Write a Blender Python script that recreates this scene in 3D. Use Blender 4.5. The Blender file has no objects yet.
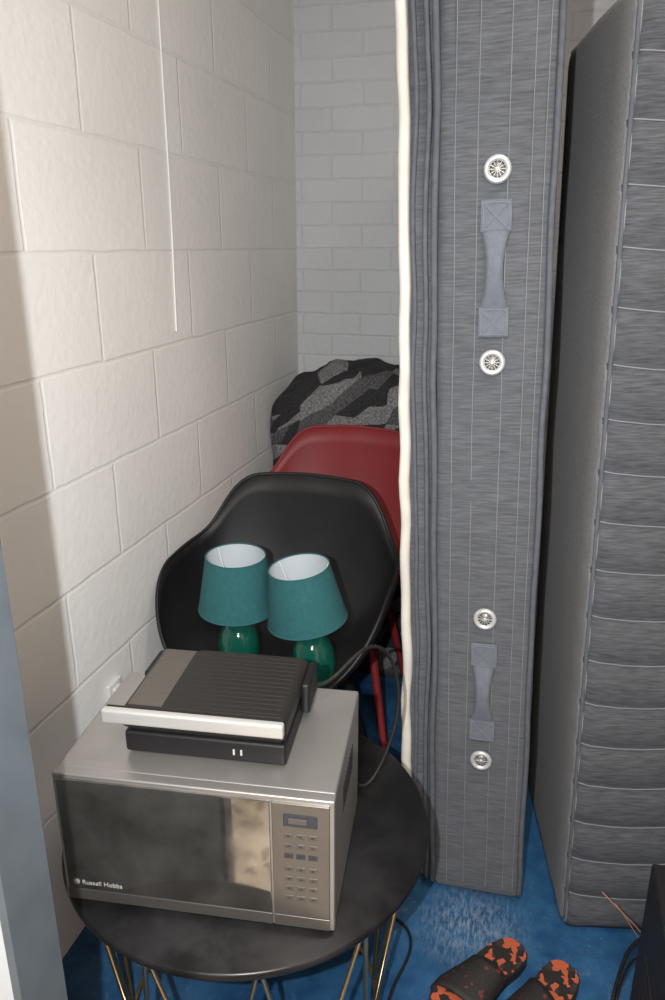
import bpy, bmesh, math, random
from mathutils import Vector, Matrix, noise
random.seed(3)
S=bpy.context.scene
S.view_settings.view_transform='Standard'
S.view_settings.look='None'
D=math.radians
# ------------------------------------------------------------ materials
def mat(name,col,rough=.6,metal=0.,spec=.5,nscale=None,namt=.1,bump=0.,bscale=None,stretch=(1,1,1),coat=0.,emis=None,sheen=0.,rvar=None,det=5):
    m=bpy.data.materials.new(name); m.use_nodes=True
    nt=m.node_tree; b=nt.nodes['Principled BSDF']
    b.inputs['Base Color'].default_value=(*col,1); b.inputs['Roughness'].default_value=rough
    b.inputs['Metallic'].default_value=metal; b.inputs['Specular IOR Level'].default_value=spec
    b.inputs['Coat Weight'].default_value=coat
    b.inputs['Sheen Weight'].default_value=sheen
    if nscale is None: nscale=8
    tc=nt.nodes.new('ShaderNodeTexCoord'); mp=nt.nodes.new('ShaderNodeMapping'); mp.inputs['Scale'].default_value=stretch
    nt.links.new(tc.outputs['Object'],mp.inputs['Vector'])
    n=nt.nodes.new('ShaderNodeTexNoise'); n.inputs['Scale'].default_value=nscale; n.inputs['Detail'].default_value=det
    nt.links.new(mp.outputs['Vector'],n.inputs['Vector'])
    r=nt.nodes.new('ShaderNodeValToRGB'); r.color_ramp.elements[0].position=.3; r.color_ramp.elements[1].position=.7
    r.color_ramp.elements[0].color=(*[max(0,c*(1-namt)) for c in col],1)
    r.color_ramp.elements[1].color=(*[min(1,c*(1+namt)) for c in col],1)
    nt.links.new(n.outputs['Fac'],r.inputs['Fac']); nt.links.new(r.outputs['Color'],b.inputs['Base Color'])
    if rvar:
        mr=nt.nodes.new('ShaderNodeMapRange'); mr.inputs[1].default_value=.42; mr.inputs[2].default_value=.68; mr.inputs[3].default_value=rvar[0]; mr.inputs[4].default_value=rvar[1]
        n3=nt.nodes.new('ShaderNodeTexNoise'); n3.inputs['Scale'].default_value=rvar[2]; n3.inputs['Detail'].default_value=8; n3.inputs['Roughness'].default_value=.7
        nt.links.new(tc.outputs['Object'],n3.inputs['Vector'])
        nt.links.new(n3.outputs['Fac'],mr.inputs[0]); nt.links.new(mr.outputs[0],b.inputs['Roughness'])
    if bump:
        n2=nt.nodes.new('ShaderNodeTexNoise'); n2.inputs['Scale'].default_value=bscale or nscale; n2.inputs['Detail'].default_value=4
        nt.links.new(mp.outputs['Vector'],n2.inputs['Vector'])
        bp=nt.nodes.new('ShaderNodeBump'); bp.inputs['Strength'].default_value=bump; bp.inputs['Distance'].default_value=.004
        nt.links.new(n2.outputs['Fac'],bp.inputs['Height']); nt.links.new(bp.outputs['Normal'],b.inputs['Normal'])
    return m

def wallmat(name,col,bw,rh,ms,off,axis='y',msm=.3,dist=.006,mcol=.9,wob=0.0,rough=.75,nb=.5,bs=.8):
    m=bpy.data.materials.new(name); m.use_nodes=True; nt=m.node_tree; L=nt.links.new; N=nt.nodes.new
    b=nt.nodes['Principled BSDF']; b.inputs['Roughness'].default_value=rough; b.inputs['Specular IOR Level'].default_value=.3
    tc=N('ShaderNodeTexCoord'); sp=N('ShaderNodeSeparateXYZ'); L(tc.outputs['Object'],sp.inputs[0])
    cb=N('ShaderNodeCombineXYZ'); L(sp.outputs['Y' if axis=='y' else 'X'],cb.inputs[0]); L(sp.outputs['Z'],cb.inputs[1])
    ad=N('ShaderNodeVectorMath'); ad.operation='ADD'; ad.inputs[1].default_value=(off[0],off[1],0); L(cb.outputs[0],ad.inputs[0])
    nd=N('ShaderNodeTexNoise'); nd.inputs['Scale'].default_value=9; nd.inputs['Detail'].default_value=3; L(tc.outputs['Object'],nd.inputs['Vector'])
    sc=N('ShaderNodeVectorMath'); sc.operation='SCALE'; sc.inputs['Scale'].default_value=wob; L(nd.outputs['Color'],sc.inputs[0])
    a2=N('ShaderNodeVectorMath'); a2.operation='ADD'; L(ad.outputs[0],a2.inputs[0]); L(sc.outputs[0],a2.inputs[1])
    br=N('ShaderNodeTexBrick'); L(a2.outputs[0],br.inputs['Vector']); br.inputs['Scale'].default_value=1
    br.inputs['Brick Width'].default_value=bw; br.inputs['Row Height'].default_value=rh
    br.inputs['Mortar Size'].default_value=ms; br.inputs['Mortar Smooth'].default_value=msm
    c1=[c*.97 for c in col]
    br.inputs['Color1'].default_value=(*col,1); br.inputs['Color2'].default_value=(*c1,1)
    br.inputs['Mortar'].default_value=(*[c*mcol for c in col],1)
    n=N('ShaderNodeTexNoise'); n.inputs['Scale'].default_value=3.5; n.inputs['Detail'].default_value=6; L(tc.outputs['Object'],n.inputs['Vector'])
    mr=N('ShaderNodeMapRange'); mr.inputs[3].default_value=.90; mr.inputs[4].default_value=1.06; L(n.outputs['Fac'],mr.inputs[0])
    mx=N('ShaderNodeMix'); mx.data_type='RGBA'; mx.blend_type='MULTIPLY'; mx.inputs[0].default_value=1
    L(br.outputs['Color'],mx.inputs[6]); L(mr.outputs[0],mx.inputs[7]); L(mx.outputs[2],b.inputs['Base Color'])
    nf=N('ShaderNodeTexNoise'); nf.inputs['Scale'].default_value=45; nf.inputs['Detail'].default_value=8; L(tc.outputs['Object'],nf.inputs['Vector'])
    b1=N('ShaderNodeBump'); b1.inputs['Strength'].default_value=nb; b1.inputs['Distance'].default_value=.003; L(nf.outputs['Fac'],b1.inputs['Height'])
    iv=N('ShaderNodeMath'); iv.operation='SUBTRACT'; iv.inputs[0].default_value=1; L(br.outputs['Fac'],iv.inputs[1])
    b2=N('ShaderNodeBump'); b2.inputs['Strength'].default_value=bs; b2.inputs['Distance'].default_value=dist; L(iv.outputs[0],b2.inputs['Height']); L(b1.outputs['Normal'],b2.inputs['Normal'])
    L(b2.outputs['Normal'],b.inputs['Normal'])
    return m

M={}
M['block']=wallmat('painted_block',(.77,.765,.745),.45,.225,.006,(.09+.45*2,.085+.0),axis='y',wob=.010,mcol=.94,dist=.0013,msm=.7)
M['brick']=wallmat('painted_brick',(.56,.57,.585),.225,.078,.007,(1,1),axis='x',msm=1.,dist=.004,wob=.014,mcol=.96,nb=1.,bs=.6)
M['plaster']=mat('plaster',(.66,.60,.53),.8,nscale=5,namt=.06,bump=.2,bscale=60)
M['frontw']=mat('front_wall_paint',(.34,.36,.37),.8,nscale=5,namt=.06,bump=.2,bscale=60)
M['ceil']=mat('ceiling_paint',(.7,.69,.67),.9)
M['jamb']=mat('jamb_bluegrey',(.065,.08,.093),.6,nscale=12,namt=.15,bump=.1)
M['white']=mat('white_plastic',(.6,.6,.58),.4,namt=.03)
M['cable_w']=mat('cable_white',(.72,.72,.71),.6,namt=.03)
M['black']=mat('black_plastic',(.008,.008,.009),.5,namt=.15,nscale=30,bump=.08,bscale=400,spec=.35)
M['blackmat']=mat('black_matt',(.008,.008,.008),.65,namt=.2)
M['red']=mat('red_plastic',(.21,.018,.022),.5,namt=.08,spec=.4)
M['tabletop']=mat('black_table',(.009,.009,.010),.38,nscale=9,namt=.6,bump=.05,bscale=60,rvar=(.3,.55,9),spec=.3,det=9)
M['gold']=mat('gold_wire',(.62,.45,.24),.3,metal=1,namt=.1)
M['steel']=mat('steel_paint',(.42,.41,.395),.36,metal=.75,nscale=4,namt=.06,bump=.02,stretch=(1,1,30))
M['steelb']=mat('bright_steel',(.60,.60,.585),.35,metal=.5,namt=.04,stretch=(1,1,30))
M['panel']=mat('panel_grey',(.20,.19,.178),.3,metal=.75,namt=.05)
M['mirror']=mat('mirror_glass',(.34,.33,.31),.05,metal=.93,nscale=10,namt=.5,rvar=(.03,.13,14),det=10)
M['display']=mat('display',(.03,.035,.045),.15,namt=.1)
M['btn']=mat('button_grey',(.15,.14,.13),.35,metal=.6,namt=.05)
M['lidbronze']=mat('lid_strip',(.15,.14,.125),.35,metal=.6,namt=.1,nscale=12,stretch=(1,20,1))
M['lid']=mat('lid_black',(.014,.0125,.0115),.4,namt=.1)
M['teal']=mat('teal_fabric',(.014,.095,.105),.85,nscale=90,namt=.12,bump=.4,bscale=700)
M['tealg']=mat('teal_ceramic',(.004,.07,.05),.12,namt=.1,coat=.5)
M['shadein']=mat('shade_inner',(.50,.56,.60),.8,namt=.03)
M['matt1']=mat('mattress_heather',(.086,.094,.107),.95,nscale=26,namt=.30,stretch=(1,1,12),bump=.3,bscale=60,sheen=.1)
M['matt2']=mat('mattress_side',(.068,.074,.083),.95,nscale=28,namt=.38,stretch=(1,1,12),bump=.3,bscale=60)
M['mattface']=mat('mattress_face',(.23,.235,.24),.95,nscale=150,namt=.15,bump=.5,bscale=260)
M['pipe']=mat('mattress_piping',(.078,.088,.105),.8,nscale=60,namt=.15)
M['stitch']=mat('stitch_thread',(.18,.195,.215),.8,namt=.05)
M['cream']=mat('cream_cover',(.58,.565,.52),.9,nscale=14,namt=.08,bump=.4,bscale=35)
M['handle']=mat('webbing',(.115,.132,.16),.8,nscale=60,namt=.1,bump=.3,bscale=300)
M['vent']=mat('vent_ring',(.55,.56,.57),.35,metal=.4,namt=.03)
M['ventmesh']=mat('vent_mesh',(.22,.21,.18),.4,metal=.8,namt=.1)
M['cable']=mat('cable_black',(.01,.01,.01),.45)
M['copper']=mat('copper_wire',(.25,.13,.08),.5)
M['text']=mat('print_light',(.42,.41,.39),.5)
M['soot']=mat('dark_print',(.03,.028,.026),.5)

# floor paint
def floor_mat():
    m=bpy.data.materials.new('blue_floor_paint'); m.use_nodes=True; nt=m.node_tree; L=nt.links.new; N=nt.nodes.new
    b=nt.nodes['Principled BSDF']; b.inputs['Roughness'].default_value=.42
    tc=N('ShaderNodeTexCoord')
    n=N('ShaderNodeTexNoise'); n.inputs['Scale'].default_value=9; n.inputs['Detail'].default_value=10; n.inputs['Roughness'].default_value=.7; L(tc.outputs['Object'],n.inputs['Vector'])
    r=N('ShaderNodeValToRGB'); r.color_ramp.elements[0].position=.35; r.color_ramp.elements[0].color=(.007,.045,.125,1)
    r.color_ramp.elements[1].position=.68; r.color_ramp.elements[1].color=(.028,.115,.24,1); L(n.outputs['Fac'],r.inputs[0])
    d=N('ShaderNodeVectorMath'); d.operation='DISTANCE'; d.inputs[1].default_value=(-.050,1.41,0); L(tc.outputs['Object'],d.inputs[0])
    mr=N('ShaderNodeMapRange'); mr.inputs[1].default_value=.02; mr.inputs[2].default_value=.16; mr.inputs[3].default_value=.8; mr.inputs[4].default_value=.0; L(d.outputs['Value'],mr.inputs[0])
    mp=N('ShaderNodeMapping'); mp.inputs['Scale'].default_value=(4,1,1); L(tc.outputs['Object'],mp.inputs[0])
    n2=N('ShaderNodeTexNoise'); n2.inputs['Scale'].default_value=38; n2.inputs['Detail'].default_value=9; n2.inputs['Roughness'].default_value=.75; L(mp.outputs[0],n2.inputs['Vector'])
    r2=N('ShaderNodeValToRGB'); r2.color_ramp.elements[0].position=.44; r2.color_ramp.elements[1].position=.62; L(n2.outputs['Fac'],r2.inputs[0])
    mu=N('ShaderNodeMath'); mu.operation='MULTIPLY'; L(r2.outputs[0],mu.inputs[0]); L(mr.outputs[0],mu.inputs[1])
    n4=N('ShaderNodeTexNoise'); n4.inputs['Scale'].default_value=22; n4.inputs['Detail'].default_value=12; n4.inputs['Roughness'].default_value=.85; L(tc.outputs['Object'],n4.inputs['Vector'])
    r4=N('ShaderNodeValToRGB'); r4.color_ramp.elements[0].position=.56; r4.color_ramp.elements[1].position=.70; r4.color_ramp.elements[1].color=(.55,.55,.55,1); L(n4.outputs['Fac'],r4.inputs[0])
    mxx=N('ShaderNodeMath'); mxx.operation='MAXIMUM'; L(mu.outputs[0],mxx.inputs[0]); L(r4.outputs[0],mxx.inputs[1])
    mx=N('ShaderNodeMix'); mx.data_type='RGBA'; L(mxx.outputs[0],mx.inputs[0]); L(r.outputs[0],mx.inputs[6]); mx.inputs[7].default_value=(.30,.37,.43,1)
    L(mx.outputs[2],b.inputs['Base Color'])
    bp=N('ShaderNodeBump'); bp.inputs['Strength'].default_value=.25; bp.inputs['Distance'].default_value=.003; L(n4.outputs['Fac'],bp.inputs['Height']); L(bp.outputs[0],b.inputs['Normal'])
    return m
M['floor']=floor_mat()
def patch_mat(name,cols,scale,stretch=(1,1,1),wob=.05,rough=.9,weave=0,rot=(0,0,0)):
    m=bpy.data.materials.new(name); m.use_nodes=True; nt=m.node_tree; L=nt.links.new; N=nt.nodes.new
    b=nt.nodes['Principled BSDF']; b.inputs['Roughness'].default_value=rough
    tc=N('ShaderNodeTexCoord'); mp=N('ShaderNodeMapping'); mp.vector_type='TEXTURE'; mp.inputs['Scale'].default_value=stretch; mp.inputs['Rotation'].default_value=rot; L(tc.outputs['Object'],mp.inputs[0])
    n=N('ShaderNodeTexNoise'); n.inputs['Scale'].default_value=scale*.6; L(tc.outputs['Object'],n.inputs['Vector'])
    sc=N('ShaderNodeVectorMath'); sc.operation='SCALE'; sc.inputs['Scale'].default_value=wob; L(n.outputs['Color'],sc.inputs[0])
    a=N('ShaderNodeVectorMath'); L(mp.outputs[0],a.inputs[0]); L(sc.outputs[0],a.inputs[1])
    v=N('ShaderNodeTexVoronoi'); v.inputs['Scale'].default_value=scale; L(a.outputs[0],v.inputs['Vector'])
    s=N('ShaderNodeSeparateColor'); L(v.outputs['Color'],s.inputs[0])
    r=N('ShaderNodeValToRGB'); r.color_ramp.interpolation='CONSTANT'
    e=r.color_ramp.elements; e[0].position=0; e[0].color=(*cols[0][1],1); e[1].position=cols[1][0]; e[1].color=(*cols[1][1],1)
    for p,c in cols[2:]:
        q=e.new(p); q.color=(*c,1)
    L(s.outputs[0],r.inputs[0]); L(r.outputs[0],b.inputs['Base Color'])
    nf=N('ShaderNodeTexNoise'); nf.inputs['Scale'].default_value=170; L(tc.outputs['Object'],nf.inputs['Vector'])
    if weave:
        mr=N('ShaderNodeMapRange'); mr.inputs[1].default_value=.3; mr.inputs[2].default_value=.7; mr.inputs[3].default_value=.45; mr.inputs[4].default_value=1.55; L(nf.outputs['Fac'],mr.inputs[0])
        mx=N('ShaderNodeMix'); mx.data_type='RGBA'; mx.blend_type='MULTIPLY'; mx.inputs[0].default_value=1
        L(r.outputs[0],mx.inputs[6]); L(mr.outputs[0],mx.inputs[7]); L(mx.outputs[2],b.inputs['Base Color'])
    bp=N('ShaderNodeBump'); bp.inputs['Strength'].default_value=.5; bp.inputs['Distance'].default_value=.002; L(nf.outputs['Fac'],bp.inputs['Height']); L(bp.outputs[0],b.inputs['Normal'])
    return m
M['camo']=patch_mat('zigzag_fabric',[(0,(.015,.015,.017)),(.45,(.15,.15,.155)),(.85,(.06,.06,.063))],16,stretch=(.75,1.6,1.9),wob=.02,weave=1,rot=(0,D(52),0))
M['orange']=patch_mat('orange_pattern',[(0,(.011,.010,.010)),(.5,(.40,.085,.035)),(.9,(.03,.02,.02))],75,wob=.02,rough=.7)
M['strap']=patch_mat('strap_print',[(0,(.011,.010,.010)),(.93,(.10,.02,.015))],130,wob=.02,rough=.7)
M['terrazzo']=patch_mat('hall_floor',[(0,(.50,.44,.35)),(.7,(.30,.25,.20)),(.9,(.65,.6,.5))],30,rough=.6)

# ------------------------------------------------------------ helpers
COL=S.collection
def link(o,parent=None):
    COL.objects.link(o)
    if parent is not None: o.parent=parent
    return o
def empty(name,loc=(0,0,0),rot=(0,0,0)):
    e=bpy.data.objects.new(name,None); e.empty_display_size=.05; e.location=loc; e.rotation_euler=rot; COL.objects.link(e); return e
def frombm(bm,name,m,parent=None,loc=(0,0,0),rot=(0,0,0),smooth=True):
    me=bpy.data.meshes.new(name); bmesh.ops.recalc_face_normals(bm,faces=bm.faces); bm.to_mesh(me); bm.free()
    if smooth:
        for p in me.polygons: p.use_smooth=True
    for mm in (m if isinstance(m,(list,tuple)) else [m]): me.materials.append(mm)
    o=bpy.data.objects.new(name,me); o.location=loc; o.rotation_euler=rot
    return link(o,parent)
def box(name,size,loc,m,parent=None,bev=0.,rot=(0,0,0),seg=3,taper=None):
    """loc = centre"""
    bm=bmesh.new(); bmesh.ops.create_cube(bm,size=1)
    for v in bm.verts:
        v.co=Vector((v.co.x*size[0],v.co.y*size[1],v.co.z*size[2]))
        if taper and v.co.z<0: v.co.x*=taper; v.co.y*=taper
    if bev: bmesh.ops.bevel(bm,geom=bm.edges[:],offset=bev,segments=seg,profile=.5,affect='EDGES')
    o=frombm(bm,name,m,parent,loc,rot,smooth=bool(bev))
    if bev:
        md=o.modifiers.new('wn','WEIGHTED_NORMAL'); md.keep_sharp=True
    return o
def box2(name,a,b,m,parent=None,bev=0.,**k):
    return box(name,[b[i]-a[i] for i in range(3)],[(a[i]+b[i])/2 for i in range(3)],m,parent,bev,**k)
def tube(name,pts,r,m,parent=None,cyc=False,smooth=True,res=3):
    cu=bpy.data.curves.new(name,'CURVE'); cu.dimensions='3D'; cu.bevel_depth=r; cu.bevel_resolution=res; cu.use_fill_caps=True
    if smooth:
        sp=cu.splines.new('NURBS'); sp.points.add(len(pts)-1)
        for i,p in enumerate(pts): sp.points[i].co=(*p,1)
        sp.order_u=min(4,len(pts)); sp.use_endpoint_u=not cyc; sp.use_cyclic_u=cyc; sp.resolution_u=8
    else:
        sp=cu.splines.new('POLY'); sp.points.add(len(pts)-1)
        for i,p in enumerate(pts): sp.points[i].co=(*p,1)
        sp.use_cyclic_u=cyc
    tmp=bpy.data.objects.new('tmp',cu); COL.objects.link(tmp); bpy.context.view_layer.update()
    dg=bpy.context.evaluated_depsgraph_get(); me=bpy.data.meshes.new_from_object(tmp.evaluated_get(dg))
    bpy.data.objects.remove(tmp); me.materials.clear(); me.materials.append(m)
    for p in me.polygons: p.use_smooth=True; p.material_index=0
    o=bpy.data.objects.new(name,me); return link(o,parent)
def lathe(name,prof,m,parent=None,loc=(0,0,0),rot=(0,0,0),seg=48,cap=True):
    bm=bmesh.new(); rings=[]
    for r,z in prof:
        rings.append([bm.verts.new((r*math.cos(2*math.pi*i/seg),r*math.sin(2*math.pi*i/seg),z)) for i in range(seg)])
    for a,b in zip(rings,rings[1:]):
        for i in range(seg): bm.faces.new((a[i],a[(i+1)%seg],b[(i+1)%seg],b[i]))
    if cap:
        bm.faces.new(rings[0]); bm.faces.new(rings[-1])
    o=frombm(bm,name,m,parent,loc,rot)
    return o
def interp(tab,x):
    for (a,ya),(b,yb) in zip(tab,tab[1:]):
        if x<=b:
            t=(x-a)/(b-a); return ya+(yb-ya)*t
    return tab[-1][1]
def smooth_interp(tab,x,w=9):
    s=0;ws=0
    for k in range(-8,9):
        q=abs(x+k*w/8.); q=q if q<=180 else 360-q
        wt=1-abs(k)/9.; s+=wt*interp(tab,q); ws+=wt
    return s/ws

# ------------------------------------------------------------ room shell
XL=-.915; YB=2.86; XR=1.35; ZC=2.6; YH=-1.9
box2('floor',(XL-.1,.5,-.1),(XR+.1,YB+.1,0),M['floor'])
bpy.data.objects['floor'].location=(0,0,-.05)
for v in bpy.data.objects['floor'].data.vertices: v.co.x+=(XL+XR)/2; v.co.y+=(.5+YB+.1)/2
box2('floor_hall',(XL-.1,YH-.1,-.1),(XR+.1,.5,0),M['terrazzo'])
box2('ceiling',(XL-.1,YH-.1,ZC),(XR+.1,YB+.1,ZC+.1),M['ceil'])
box2('wall_left',(XL-.1,YH-.1,0),(XL,YB+.1,ZC),M['block'])
bpy.data.objects['wall_left'].location=(XL-.05,0,0)
for v in bpy.data.objects['wall_left'].data.vertices: v.co.y+=(YH+YB)/2; v.co.z+=ZC/2
o=box2('wall_back',(XL,YB,0),(XR,YB+.1,ZC),M['brick'])
o.location=(0,YB+.05,0)
for v in o.data.vertices: v.co.x+=(XL+XR)/2; v.co.z+=ZC/2
box2('wall_right',(XR,YH-.1,0),(XR+.1,YB+.1,ZC),M['plaster'])
box2('wall_hall',(XL,YH-.1,0),(XR,YH,ZC),M['plaster'])
# wall with doorway (camera stands in the doorway)
JX=-.470
box2('wall_front_left',(XL,.490,0),(JX-.008,.556,ZC),M['frontw'])
box2('wall_front_right',(.62,.49,0),(XR,.556,ZC),M['plaster'])
box2('wall_front_lintel',(JX-.008,.49,2.1),(.62,.556,ZC),M['plaster'])
box2('trim_jamb_left',(JX-.010,.489,0),(JX,.558,2.1),M['jamb'],bev=.001)
box2('trim_jamb_right',(.61,.489,0),(.62,.558,2.1),M['jamb'],bev=.001)

# conduit / cable on wall
tube('wall_cable',[(XL+.003,1.845,ZC),(XL+.003,1.843,2.2),(XL+.003,1.838,1.9),(XL+.003,1.842,1.6),(XL+.003,1.832,1.4),(XL+.003,1.828,1.29)],.0026,M['cable_w'])
sk=empty('wall_socket',(XL,1.385,.50))
box('plate',(.010,.055,.055),(.005,0,0),M['white'],sk,bev=.003)
box('plug',(.03,.032,.032),(.022,0,0),M['white'],sk,bev=.006)

# ------------------------------------------------------------ mattresses
def slab(name,size,m,parent,loc,bev=.02,amp=.003,fr=5.,cuts=(1,6,30),seed=0.):
    sx,sy,sz=size; bm=bmesh.new(); bmesh.ops.create_cube(bm,size=1)
    for v in bm.verts: v.co=Vector((v.co.x*sx,v.co.y*sy,v.co.z*sz))
    bmesh.ops.bevel(bm,geom=bm.edges[:],offset=bev,segments=4,profile=.5,affect='EDGES')
    for k in range(1,cuts[2]):
        z=-sz/2+bev+(sz-2*bev)*k/cuts[2]
        bmesh.ops.bisect_plane(bm,geom=bm.verts[:]+bm.edges[:]+bm.faces[:],plane_co=(0,0,z),plane_no=(0,0,1))
    for k in range(1,cuts[1]):
        y=-sy/2+bev+(sy-2*bev)*k/cuts[1]
        bmesh.ops.bisect_plane(bm,geom=bm.verts[:]+bm.edges[:]+bm.faces[:],plane_co=(0,y,0),plane_no=(0,1,0))
    for k in range(1,cuts[0]):
        x=-sx/2+bev+(sx-2*bev)*k/cuts[0]
        bmesh.ops.bisect_plane(bm,geom=bm.verts[:]+bm.edges[:]+bm.faces[:],plane_co=(x,0,0),plane_no=(1,0,0))
    for v in bm.verts:
        q=v.co*fr+Vector((seed,0,0)); n=noise.noise_vector(q)
        v.co+=Vector((n.x,n.y,0))*amp
    o=frombm(bm,name,m,parent,loc); return o
def loop_yz(name,x,y0,y1,z0,z1,r,m,parent,cr=.03,wob=0.):
    pts=[]
    def arc(cy,cz,a0):
        for k in range(5):
            a=D(a0+90*k/4); pts.append((x,cy+cr*math.cos(a),cz+cr*math.sin(a)))
    arc(y1-cr,z1-cr,0); 
    arc(y0+cr,z1-cr,90)
    n=40
    for k in range(1,n):
        z=z1-cr-(z1-z0-2*cr)*k/n
        pts.append((x+wob*noise.noise(Vector((x*9,1,z*6))),y0,z))
    arc(y0+cr,z0+cr,180); arc(y1-cr,z0+cr,270)
    return tube(name,pts,r,m,parent,cyc=True,smooth=False)

m1=empty('mattress',(-.229,1.500,0.002),(0,D(-2.1),0))
HM=2.0
slab('body',(.212,.90,HM),M['matt1'],m1,(.181,.45,HM/2),bev=.022,amp=.004,seed=1,cuts=(3,6,40))
slab('pillow_top',(.056,.885,HM-.01),M['matt1'],m1,(.045,.455,HM/2),bev=.02,amp=.007,fr=7,seed=5,cuts=(2,6,50))
slab('underside_cover',(.022,.89,HM-.02),M['cream'],m1,(.012,.452,HM/2),bev=.010,amp=.006,fr=9,seed=9,cuts=(1,6,60))
loop_yz('piping_1',.076,-.003,.9,.004,HM-.004,.0065,M['pipe'],m1,wob=.006)
loop_yz('piping_2',.06,.002,.9,.006,HM-.006,.005,M['pipe'],m1,wob=.008)
loop_yz('piping_3',.036,.004,.9,.008,HM-.008,.0045,M['pipe'],m1,wob=.008)
loop_yz('piping_4',.282,-.001,.9,.004,HM-.004,.006,M['pipe'],m1,wob=.004)
for i,x in enumerate((.110,.150,.203,.243,.266)):
    pts=[(x+.0015*noise.noise(Vector((i*3.,z*.2,0))),-.0024+.0012*math.sin(z*2),z*.05+.03) for z in range(0,39)]
    tube('stitch_%d'%(i+1),pts,.0010,M['stitch'],m1,smooth=False,res=1)
def vent(name,z,parent,x=.185):
    e=bpy.data.objects.new(name,None); COL.objects.link(e); e.parent=parent; e.location=(x,-.006,z); e.rotation_euler=(D(90),0,0)
    lathe(name+'_ring',[(.014,.001),(.0155,.004),(.019,.006),(.0225,.005),(.0245,.001),(.0245,-.002),(.014,-.002)],M['vent'],e,cap=False,seg=32)
    lathe(name+'_mesh',[(.0005,.0005),(.0145,.0005),(.0145,-.002),(.0005,-.002)],M['ventmesh'],e,seg=24)
    for k in range(12):
        a=math.pi*k/12*2
        tube(name+'_spoke_%d'%k,[(.003*math.cos(a),.003*math.sin(a),.002),(.0145*math.cos(a),.0145*math.sin(a),.002)],.0006,M['vent'],e,smooth=False,res=1)
    lathe(name+'_hub',[(.0035,0),(.0035,.0035),(.002,.004)],M['vent'],e,seg=16)
for i,z in enumerate((1.620,1.280,.740,.387)): vent('air_vent_%d'%(i+1),z,m1)
def grip(name,zc,parent,x=.185):
    bm=bmesh.new(); n=24; L=.243; rows=[]
    for k in range(n+1):
        s=k/n*2-1; z=s*L/2; a=abs(s)
        w=.0265 if a>.58 else .0155+.011*(a/.58)**2.2
        y=-.006 if a>.6 else -.006-.013*math.cos(a/.6*math.pi/2)
        rows.append([bm.verts.new((w*u,y-.0022*(1-abs(u)**2),z)) for u in (-1,-.5,0,.5,1)])
    for a,b in zip(rows,rows[1:]):
        for j in range(4): bm.faces.new((a[j],a[j+1],b[j+1],b[j]))
    o=frombm(bm,name,M['handle'],parent,(x,0,zc)); md=o.modifiers.new('s','SOLIDIFY'); md.thickness=.003
    for s,t in ((1,'top'),(-1,'bottom')):
        box(name+'_pad_'+t,(.056,.004,.054),(x,-.0062,zc+s*(L/2-.028)),M['handle'],parent,bev=.0015)
        q=.023; zz=zc+s*(L/2-.028); y=-.0098
        tube(name+'_seam_'+t,[(x-q,y,zz-q),(x+q,y,zz-q),(x+q,y,zz+q),(x-q,y,zz+q)],.0008,M['stitch'],parent,cyc=True,smooth=False,res=1)
        tube(name+'_crossA_'+t,[(x-q,y,zz-q),(x+q,y,zz+q)],.0006,M['stitch'],parent,smooth=False,res=1)
        tube(name+'_crossB_'+t,[(x+q,y,zz-q),(x-q,y,zz+q)],.0006,M['stitch'],parent,smooth=False,res=1)
grip('carry_handle_1',1.449,m1); grip('carry_handle_2',.560,m1)

m2=empty('mattress.001',(.153,1.464,.002),(0,D(-1.75),D(10.5)))
H2=1.895; D2=.53; T2=.26
nz=19*8
def ring(z,pad):
    pts=[]; r=.03
    def arc(cx,cy,a0):
        for k in range(5):
            a=D(a0+90*k/4); pts.append((cx+(r)*math.cos(a),cy+(r)*math.sin(a)))
    arc(T2-r,D2-r,0); arc(r,D2-r,90); 
    for k in range(1,6): pts.append((0,D2-r-(D2-2*r)*k/6))
    arc(r,r,180)
    for k in range(1,6): pts.append((r+(T2-2*r)*k/6,0))
    arc(T2-r,r,270)
    out=[]
    for x,y in pts:
        oy=0
        if y<r*1.01 : oy=-pad
        sag=-.012*math.sin(math.pi*min(1,max(0,x/T2)))
        out.append(bm.verts.new((x,y+oy,z+(sag if 0.02<z<1.88 else 0)+.004*noise.noise(Vector((x*5,y*5,z*3))))))
    return out
bm=bmesh.new()
rings=[]
for k in range(nz+1):
    z=H2*k/nz; ph=(k%8)/8
    pad=.011*abs(math.sin(math.pi*ph))**.6
    rings.append(ring(z,pad))
for a,b in zip(rings,rings[1:]):
    n=len(a)
    for i in range(n): bm.faces.new((a[i],a[(i+1)%n],b[(i+1)%n],b[i]))
bm.faces.new(rings[0]); bm.faces.new(rings[-1])
o=frombm(bm,'quilted_body',[M['matt2'],M['mattface']],m2)
for p in o.data.polygons:
    if p.normal.x<-.8: p.material_index=1
for k in range(1,19):
    z=H2*k/19
    pts=[(x,y,z-.012*math.sin(math.pi*x/T2)+.004*noise.noise(Vector((x*5,0,z*3)))) for x,y in ((.004,.012),(.012,.003),(.03,-.0016),(.08,-.0016),(.13,-.0016),(.18,-.0016),(.24,-.0016))]
    tube('quilt_seam_%d'%k,pts,.0014,M['stitch'],m2,res=1,smooth=False)
loop_yz('edge_piping_1',.006,.004,D2-.004,.004,H2-.004,.0045,M['pipe'],m2,cr=.03)
loop_yz('edge_piping_2',T2-.006,.004,D2-.004,.004,H2-.004,.0045,M['pipe'],m2,cr=.03)

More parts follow.
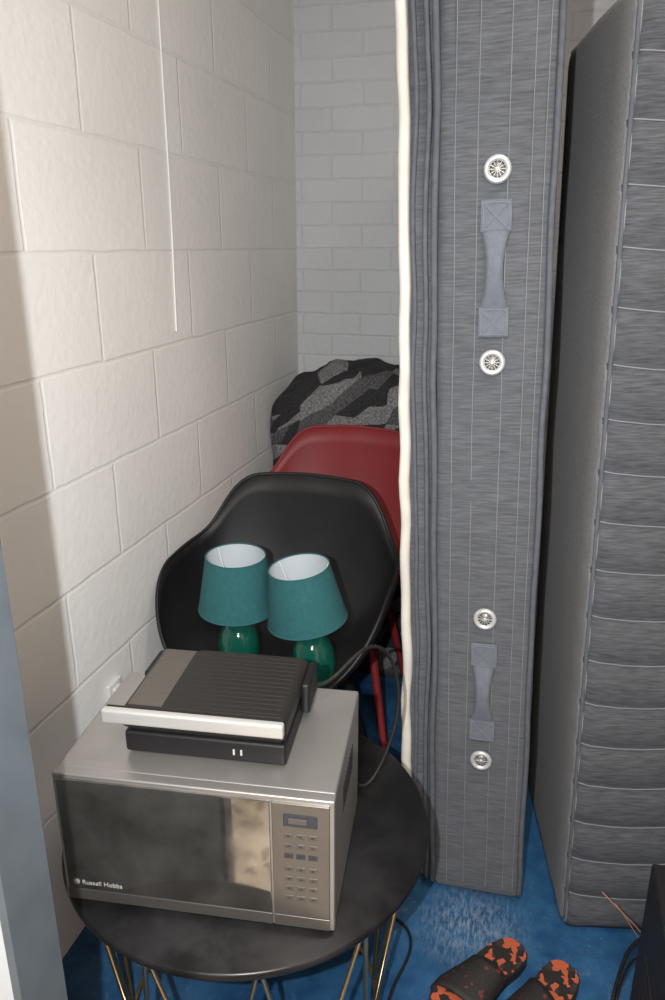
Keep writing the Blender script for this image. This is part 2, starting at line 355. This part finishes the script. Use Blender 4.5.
# ------------------------------------------------------------ armchairs
def armchair(name,loc,seatz,shell,legm,rotz=0,a=.296,b=.25,back=.40):
    e=empty(name,loc,(0,0,rotz))
    tab=[(0,back),(34,back-.008),(43,back-.04),(56,back-.145),(64,.236),(78,.226),(98,.220),(110,.185),(128,.085),(142,.02),(155,-.015),(180,-.022)]
    seg=120; R=16; bm=bmesh.new(); c=bm.verts.new((0,0,seatz-.004)); rings=[]
    hs=[smooth_interp(tab,(360*i/seg) if i<=seg/2 else 360-360*i/seg,8) for i in range(seg)]
    def rad(ph):
        sn,cs=math.sin(ph),math.cos(ph)
        r=1/((abs(sn)/a)**2.8+(abs(cs)/b)**2.8)**(1/2.8)
        return r,sn,cs
    rim=[]
    for j in range(1,R+1):
        s=j/R; rr=[]
        for i in range(seg):
            ph=2*math.pi*i/seg; r,sn,cs=rad(ph)
            g=(1-(1-s)**1.9)*.90+.10*s; H=hs[i]
            k=min(1,max(0,H/.1)); h=s**2.3*k+s**3*(1-k)
            rr.append(bm.verts.new((r*g*sn,r*g*cs,seatz+H*h-.004*(1-s))))
        rings.append(rr)
    rim=[tuple(v.co) for v in rings[-1]]
    for i in range(seg): bm.faces.new((c,rings[0][i],rings[0][(i+1)%seg]))
    for p,q in zip(rings,rings[1:]):
        for i in range(seg): bm.faces.new((p[i],p[(i+1)%seg],q[(i+1)%seg],q[i]))
    o=frombm(bm,'shell',shell,e)
    md=o.modifiers.new('s','SOLIDIFY'); md.thickness=.008; md.offset=0
    tube('rim',rim,.005,shell,e,cyc=True,smooth=False)
    box('seat_frame',(.30,.26,.02),(0,0,seatz-.022),legm,e,bev=.006)
    for i,(sx,sy) in enumerate(((1,1),(-1,1),(-1,-1),(1,-1))):
        lathe_leg('leg_%d'%(i+1),(sx*.12,sy*.10,seatz-.02),(sx*.215,sy*.20,0.0),.016,.010,legm,e)
    return e
def lathe_leg(name,p0,p1,r0,r1,m,parent):
    p0,p1=Vector(p0),Vector(p1); d=p1-p0; L=d.length
    o=lathe(name,[(r0,0),(r0*.98,L*.05),(r1,L*.97),(r1*1.1,L)],m,parent,seg=16)
    o.location=p0; o.rotation_euler=d.to_track_quat('Z','Y').to_euler(); return o
armchair('armchair',(-.600,1.69,0),.50,M['black'],M['blackmat'])
armchair('armchair.001',(-.575,2.15,0),.53,M['red'],M['red'],back=.405)

# ------------------------------------------------------------ patterned blanket (draped bundle)
bm=bmesh.new(); nu,nv=96,60; rows=[]; HB=1.115
for j in range(nv+1):
    t=j/nv
    zz=math.sin(t*math.pi/2); z=HB*zz
    f=max(0,(1-zz**24))**(1/2.4)
    row=[]
    for i in range(nu):
        a=2*math.pi*i/nu; ca,sa=math.cos(a),math.sin(a)
        k=1/((abs(ca))**4.5+(abs(sa))**4.5)**(1/4.5)
        x=.325*k*ca*f; y=.195*k*sa*f
        n=noise.noise(Vector((x*7,y*7,z*4)))*.022+noise.noise(Vector((x*17,y*17,z*9+3)))*.009
        l=math.hypot(x,y) or 1
        zt=z-.06*max(0,(-x-.08)/.25)*(zz**3)-.02*(max(0,x)/.3)*zz**3
        x2=x+x/l*n; y2=y+y/l*n
        x2=min(.33,max(-.318,x2))
        # folded creases on the top
        cr=abs(math.sin((x*1.3+y*.4)*16+1.0))*.012
        zt+=(noise.noise(Vector((x*9,y*9,1)))*.024+noise.noise(Vector((x*22,y*22,4)))*.010+cr-.006)*zz
        row.append(bm.verts.new((x2,min(y2,.2),max(0,zt))))
    rows.append(row)
for p,q in zip(rows,rows[1:]):
    for i in range(nu): bm.faces.new((p[i],p[(i+1)%nu],q[(i+1)%nu],q[i]))
bm.faces.new(rows[0])
bmesh.ops.remove_doubles(bm,verts=bm.verts[:],dist=.0004)
frombm(bm,'patterned_blanket',M['camo'],None,(-.588,2.625,.0))

# ------------------------------------------------------------ round table
TZ=.47
tb=empty('round_table',(-.467,1.113,0))
lathe('top',[(.001,TZ-.020),(.330,TZ-.020),(.336,TZ-.017),(.340,TZ-.010),(.339,TZ-.003),(.335,TZ),(.001,TZ)],M['tabletop'],tb,seg=128)
def circ(r,z,n=64): return [(r*math.cos(2*math.pi*i/n),r*math.sin(2*math.pi*i/n),z) for i in range(n)]
tube('upper_ring',circ(.30,TZ-.026),.005,M['gold'],tb,cyc=True,smooth=False)
tube('lower_ring',circ(.25,.006),.005,M['gold'],tb,cyc=True,smooth=False)
nv=10
for i in range(nv):
    a0=2*math.pi*i/nv+.1; a1=a0+math.pi/nv; a2=a0+2*math.pi/nv
    top=lambda a:(.305*math.cos(a),.305*math.sin(a),TZ-.026)
    bot=(.25*math.cos(a1),.25*math.sin(a1),.006)
    tube('wire_leg_%d'%(i+1),[top(a0),bot,top(a2)],.0045,M['gold'],tb,smooth=False)

# ------------------------------------------------------------ microwave
MW=D(6.4); MO=Vector((-.679,.842,0))
mw=empty('microwave',(MO.x,MO.y,TZ),(0,0,MW))
W,DP,HH=.442,.30,.245; z0=.012
for i,(x,y) in enumerate(((.04,.04),(W-.04,.04),(.04,DP-.04),(W-.04,DP-.04))):
    lathe('foot_%d'%(i+1),[(.014,0),(.016,.012)],M['blackmat'],mw,(x,y,0),seg=20)
box2('body',(0,.018,z0),(W,DP,z0+HH),M['steel'],mw,bev=.004)
box2('front_frame',(-.001,0,z0),(W+.001,.02,z0+HH),M['steel'],mw,bev=.003)
dx=.345
box2('door_glass',(.006,-.004,z0+.026),(dx,.002,z0+HH-.008),M['mirror'],mw,bev=.0015)
box2('door_lower_strip',(.004,-.004,z0+.004),(dx,.002,z0+.025),M['panel'],mw,bev=.001)
box2('control_panel',(dx+.003,-.004,z0+.026),(W-.006,.002,z0+HH-.008),M['panel'],mw,bev=.0015)
box2('control_lower_strip',(dx+.003,-.004,z0+.004),(W-.006,.002,z0+.025),M['panel'],mw,bev=.001)
cx=(dx+.003+W-.006)/2
box2('display_window',(cx-.026,-.0055,z0+HH-.048),(cx+.026,-.003,z0+HH-.026),M['display'],mw,bev=.0008)
box2('display_digits',(cx-.018,-.0062,z0+HH-.042),(cx+.010,-.005,z0+HH-.033),M['btn'],mw,bev=.0004)
k=0
for r in range(7):
    for c in range(3):
        k+=1; zc=z0+HH-.066-r*.0185-(.006 if r>2 else 0); xc=cx+(c-1)*.0185
        box('button_%d'%k,(.014,.0012,.009),(xc,-.0043,zc),M['btn'] if r!=2 else M['display'],mw,bev=.0004,seg=2)
        box('button_mark_%d'%k,(.005,.0006,.0022),(xc,-.0051,zc),M['soot'],mw)
def text(name,s,size,loc,parent,m):
    cu=bpy.data.curves.new(name,'FONT'); cu.body=s; cu.size=size; cu.extrude=.0003
    t=bpy.data.objects.new('t',cu); COL.objects.link(t); bpy.context.view_layer.update()
    dg=bpy.context.evaluated_depsgraph_get(); me=bpy.data.meshes.new_from_object(t.evaluated_get(dg)); bpy.data.objects.remove(t)
    me.materials.clear(); me.materials.append(m)
    o=bpy.data.objects.new(name,me); o.location=loc; o.rotation_euler=(D(90),0,0); return link(o,parent)
text('door_label','Russell Hobbs',.0120,(.030,-.0042,z0+.036),mw,M['text'])
lathe('door_emblem',[(.0055,0),(.0055,.0008)],M['text'],mw,(.021,-.0045,z0+.040),(D(90),0,0),seg=20)
for i in range(10):
    box('vent_slot_%d'%(i+1),(.0012,.004,.05),(W+.0002,.10+i*.012,z0+.17),M['blackmat'],mw)

# ------------------------------------------------------------ contact grill
ZG=TZ+z0+HH
g=empty('contact_grill',(MO.x,MO.y,ZG),(0,0,MW))
gx0,gx1,gy0,gy1=.095,.357,.062,.255
for i,(x,y) in enumerate(((gx0+.03,gy0+.03),(gx1-.03,gy0+.03),(gx0+.03,gy1-.03),(gx1-.03,gy1-.03))):
    lathe('foot_%d'%(i+1),[(.010,0),(.012,.005)],M['blackmat'],g,(x,y,0),seg=16)
box2('base',(gx0,gy0,.004),(gx1,gy1,.042),M['black'],g,bev=.006)
box2('lower_plate',(gx0+.008,gy0+.008,.040),(gx1-.008,gy1-.01,.052),M['blackmat'],g,bev=.002)
box2('indicator_1',(gx0+.178,gy0-.0012,.018),(gx0+.181,gy0+.002,.028),M['text'],g)
box2('indicator_2',(gx0+.190,gy0-.0012,.018),(gx0+.193,gy0+.002,.028),M['text'],g)
box2('lid',(gx0-.002,gy0-.006,.050),(gx1+.002,gy1,.086),M['lid'],g,bev=.010,seg=4)
box2('lid_side_strip',(gx0+.006,gy0+.010,.0845),(gx0+.062,gy1-.008,.0866),M['lidbronze'],g,bev=.0008)
box2('lid_panel',(gx0+.064,gy0+.008,.0845),(gx1-.008,gy1-.008,.0864),M['lid'],g,bev=.0006,seg=2)
for i in range(14):
    y=gy0+.016+i*.0125
    box2('lid_rib_%d'%(i+1),(gx0+.068,y,.0858),(gx1-.012,y+.0108,.0867),M['lid'],g,bev=.0004,seg=2)
box2('handle_bar',(.073,.034,.073),(.360,.048,.097),M['steelb'],g,bev=.004)
box2('handle_core',(.075,.046,.077),(.358,.056,.094),M['blackmat'],g,bev=.002)
for i,x in enumerate((.135,.32)):
    box2('handle_mount_%d'%(i+1),(x-.02,.05,.070),(x+.02,.085,.084),M['blackmat'],g,bev=.003)
for i,x in enumerate((gx0-.004,gx1+.008)):
    box2('hinge_arm_%d'%(i+1),(x-.008,gy1-.075,.022),(x+.008,gy1+.004,.078),M['black'],g,bev=.006)
    box2('hinge_cap_%d'%(i+1),(x-.010,gy1-.05,.045),(x+.010,gy1-.015,.072),M['blackmat'],g,bev=.005)
tube('power_cable',[(-.338,1.125,.768),(-.322,1.14,.76),(-.300,1.175,.775),(-.270,1.24,.800),(-.235,1.295,.760),(-.212,1.30,.66),(-.222,1.28,.58),(-.248,1.25,.50),(-.275,1.225,TZ+.005),(-.30,1.26,TZ+.004),(-.36,1.30,TZ+.004)],.0035,M['cable'])

# ------------------------------------------------------------ lamps
def lamp(name,loc,tilt=(0,0,0)):
    e=empty(name,loc,tilt)
    lathe('base',[(.001,0),(.034,0),(.037,.004),(.039,.012),(.046,.035),(.050,.062),(.049,.09),(.043,.115),(.028,.135),(.014,.144),(.012,.150),(.001,.150)],M['tealg'],e)
    lathe('stem',[(.008,.148),(.008,.172),(.012,.174),(.012,.205),(.001,.205)],M['white'],e,seg=24)
    zt,zb=.312,.178
    lathe('shade',[(.0925,zb),(.070,zt)],M['teal'],e,cap=False,seg=64)
    lathe('shade_lining',[(.0915,zb+.0005),(.069,zt-.0005)],M['shadein'],e,cap=False,seg=64)
    tube('top_ring',circ(.0695,zt,48),.0016,M['teal'],e,cyc=True,smooth=False)
    tube('bottom_ring',circ(.092,zb,48),.0016,M['teal'],e,cyc=True,smooth=False)
    tube('fitting_ring',circ(.016,.207,24),.0015,M['white'],e,cyc=True,smooth=False)
    for k in range(3):
        a=2*math.pi*k/3+.5
        tube('spider_%d'%(k+1),[(.016*math.cos(a),.016*math.sin(a),.207),(.045*math.cos(a),.045*math.sin(a),.250),(.0695*math.cos(a),.0695*math.sin(a),zt-.004)],.0013,M['white'],e,smooth=False,res=1)
    return e
lamp('table_lamp',(-.656,1.545,.503),(D(2),D(1),0))
lamp('table_lamp.001',(-.452,1.535,.504),(D(4),D(-7),0))

# ------------------------------------------------------------ slippers
def slipper(name,loc,rotz,mirror=1):
    e=empty(name,loc,(0,0,rotz))
    n=40
    def halfw(t):
        tb_=[(0,0),(.012,.014),(.03,.023),(.08,.031),(.2,.037),(.45,.036),(.72,.047),(.86,.043),(.95,.029),(1.0,0.0)]
        return 1.12*interp(tb_,t)
    L=.265
    ts=[0,.006,.012,.02]+[i/n for i in range(1,n+1)]
    right=[( halfw(t)+.004*math.sin(t*3)*mirror,(t)*L) for t in ts]
    left=[(-halfw(t)+.004*math.sin(t*3)*mirror,(t)*L) for t in ts[1:-1]][::-1]
    poly=right+left
    def prism(nm,z0,z1,sc,m):
        bm=bmesh.new(); vs=[bm.verts.new((x*sc,(y-L/2)*(1-(1-sc)*.35)+L/2,z0)) for x,y in poly]
        f=bm.faces.new(vs); r=bmesh.ops.extrude_face_region(bm,geom=[f])
        for v in r['geom']:
            if isinstance(v,bmesh.types.BMVert): v.co.z=z1
        return frombm(bm,nm,m,e,smooth=False)
    prism('sole',0,.022,1,M['blackmat'])
    prism('footbed',.022,.027,.95,M['orange'])
    bm=bmesh.new(); rows=[]
    for j in range(9):
        y=L*(.42+.40*j/8); row=[]
        hw=halfw(y/L)+.003
        for i in range(17):
            a=math.pi*i/16
            row.append(bm.verts.new((hw*math.cos(a)*(1),y+.012*math.cos(a)*mirror,.012+(.048-.012*j/8)*math.sin(a)**.7)))
        rows.append(row)
    for p,q in zip(rows,rows[1:]):
        for i in range(16): bm.faces.new((p[i],p[i+1],q[i+1],q[i]))
    o=frombm(bm,'strap',M['strap'],e); md=o.modifiers.new('s','SOLIDIFY'); md.thickness=.005
    return e
slipper('slipper',(.062,1.370,.001),D(180-52+15.2),1)
slipper('slipper.001',(.165,1.345,.001),D(180-44+15.2),-1)

# ------------------------------------------------------------ computer tower at right with cables
ct=empty('computer_tower',(.262,.93,0))
box2('case',(0,0,.012),(.20,.27,.46),M['black'],ct,bev=.006)
for i in range(8):
    box2('side_vent_%d'%(i+1),(-.0012,.06,.10+.03*i),(.002,.20,.11+.03*i),M['blackmat'],ct)
for i,(x,y) in enumerate(((.03,.04),(.17,.04),(.03,.23),(.17,.23))):
    lathe('foot_%d'%(i+1),[(.014,0),(.016,.013)],M['blackmat'],ct,(x,y,0),seg=16)
def ctube(nm,pts,r,m):
    tube(nm,[(x-.262,y-.93,z) for x,y,z in pts],r,m,ct)
ctube('mains_cable',[(.31,1.200,.30),(.27,1.26,.24),(.252,1.28,.12),(.238,1.24,.02),(.228,1.15,.006),(.235,1.0,.006),(.22,.9,.006)],.004,M['cable'])
ctube('data_cable',[(.32,1.200,.24),(.28,1.27,.19),(.262,1.30,.08),(.250,1.26,.012),(.240,1.20,.006),(.20,1.12,.005),(.19,1.0,.005)],.003,M['cable'])
tube('floor_cable',[(-.42,1.42,.005),(-.30,1.40,.005),(-.19,1.39,.005),(-.165,1.30,.005),(-.205,1.20,.005),(-.19,1.08,.005),(-.24,.96,.005),(-.35,.9,.005)],.0035,M['cable'])
ctube('copper_wire_1',[(.31,1.200,.22),(.30,1.32,.17),(.27,1.38,.15),(.24,1.41,.155),(.222,1.42,.165)],.0014,M['copper'])
ctube('copper_wire_2',[(.31,1.200,.20),(.29,1.33,.15),(.28,1.38,.135),(.25,1.41,.15)],.0012,M['copper'])

# ------------------------------------------------------------ camera & lights
cam=bpy.data.cameras.new('camera'); co=bpy.data.objects.new('camera',cam); COL.objects.link(co)
cam.sensor_fit='VERTICAL'; cam.sensor_height=24; cam.sensor_width=24*.665; cam.lens=.766*24; cam.clip_start=.01
co.location=(0,0,1.5); co.rotation_euler=(D(90-18.4),0,D(15.2)); S.camera=co
def area(name,loc,rot,size,power,col=(1,1,1)):
    l=bpy.data.lights.new(name,'AREA'); l.shape='DISK'; l.size=size; l.energy=power; l.color=col
    o=bpy.data.objects.new(name,l); o.location=loc; o.rotation_euler=rot; COL.objects.link(o); return o
area('camera_flash',(-.090,-.024,1.515),(D(90-15),0,D(15.2)),.014,27,(.95,.98,1.0))
area('hall_ambient_light',(.1,-.6,2.56),(0,0,0),.7,50,(1,.86,.76))  # unseen lamp behind the camera, added for the warm ambient light
area('room_fill_light',(.2,.95,2.56),(0,0,0),.4,12,(1,.87,.78))  # added fill, no fixture seen; lifts the ambient on the left wall
w=bpy.data.worlds.new('world'); S.world=w; w.use_nodes=True
w.node_tree.nodes['Background'].inputs[0].default_value=(.9,.85,.8,1); w.node_tree.nodes['Background'].inputs[1].default_value=.2
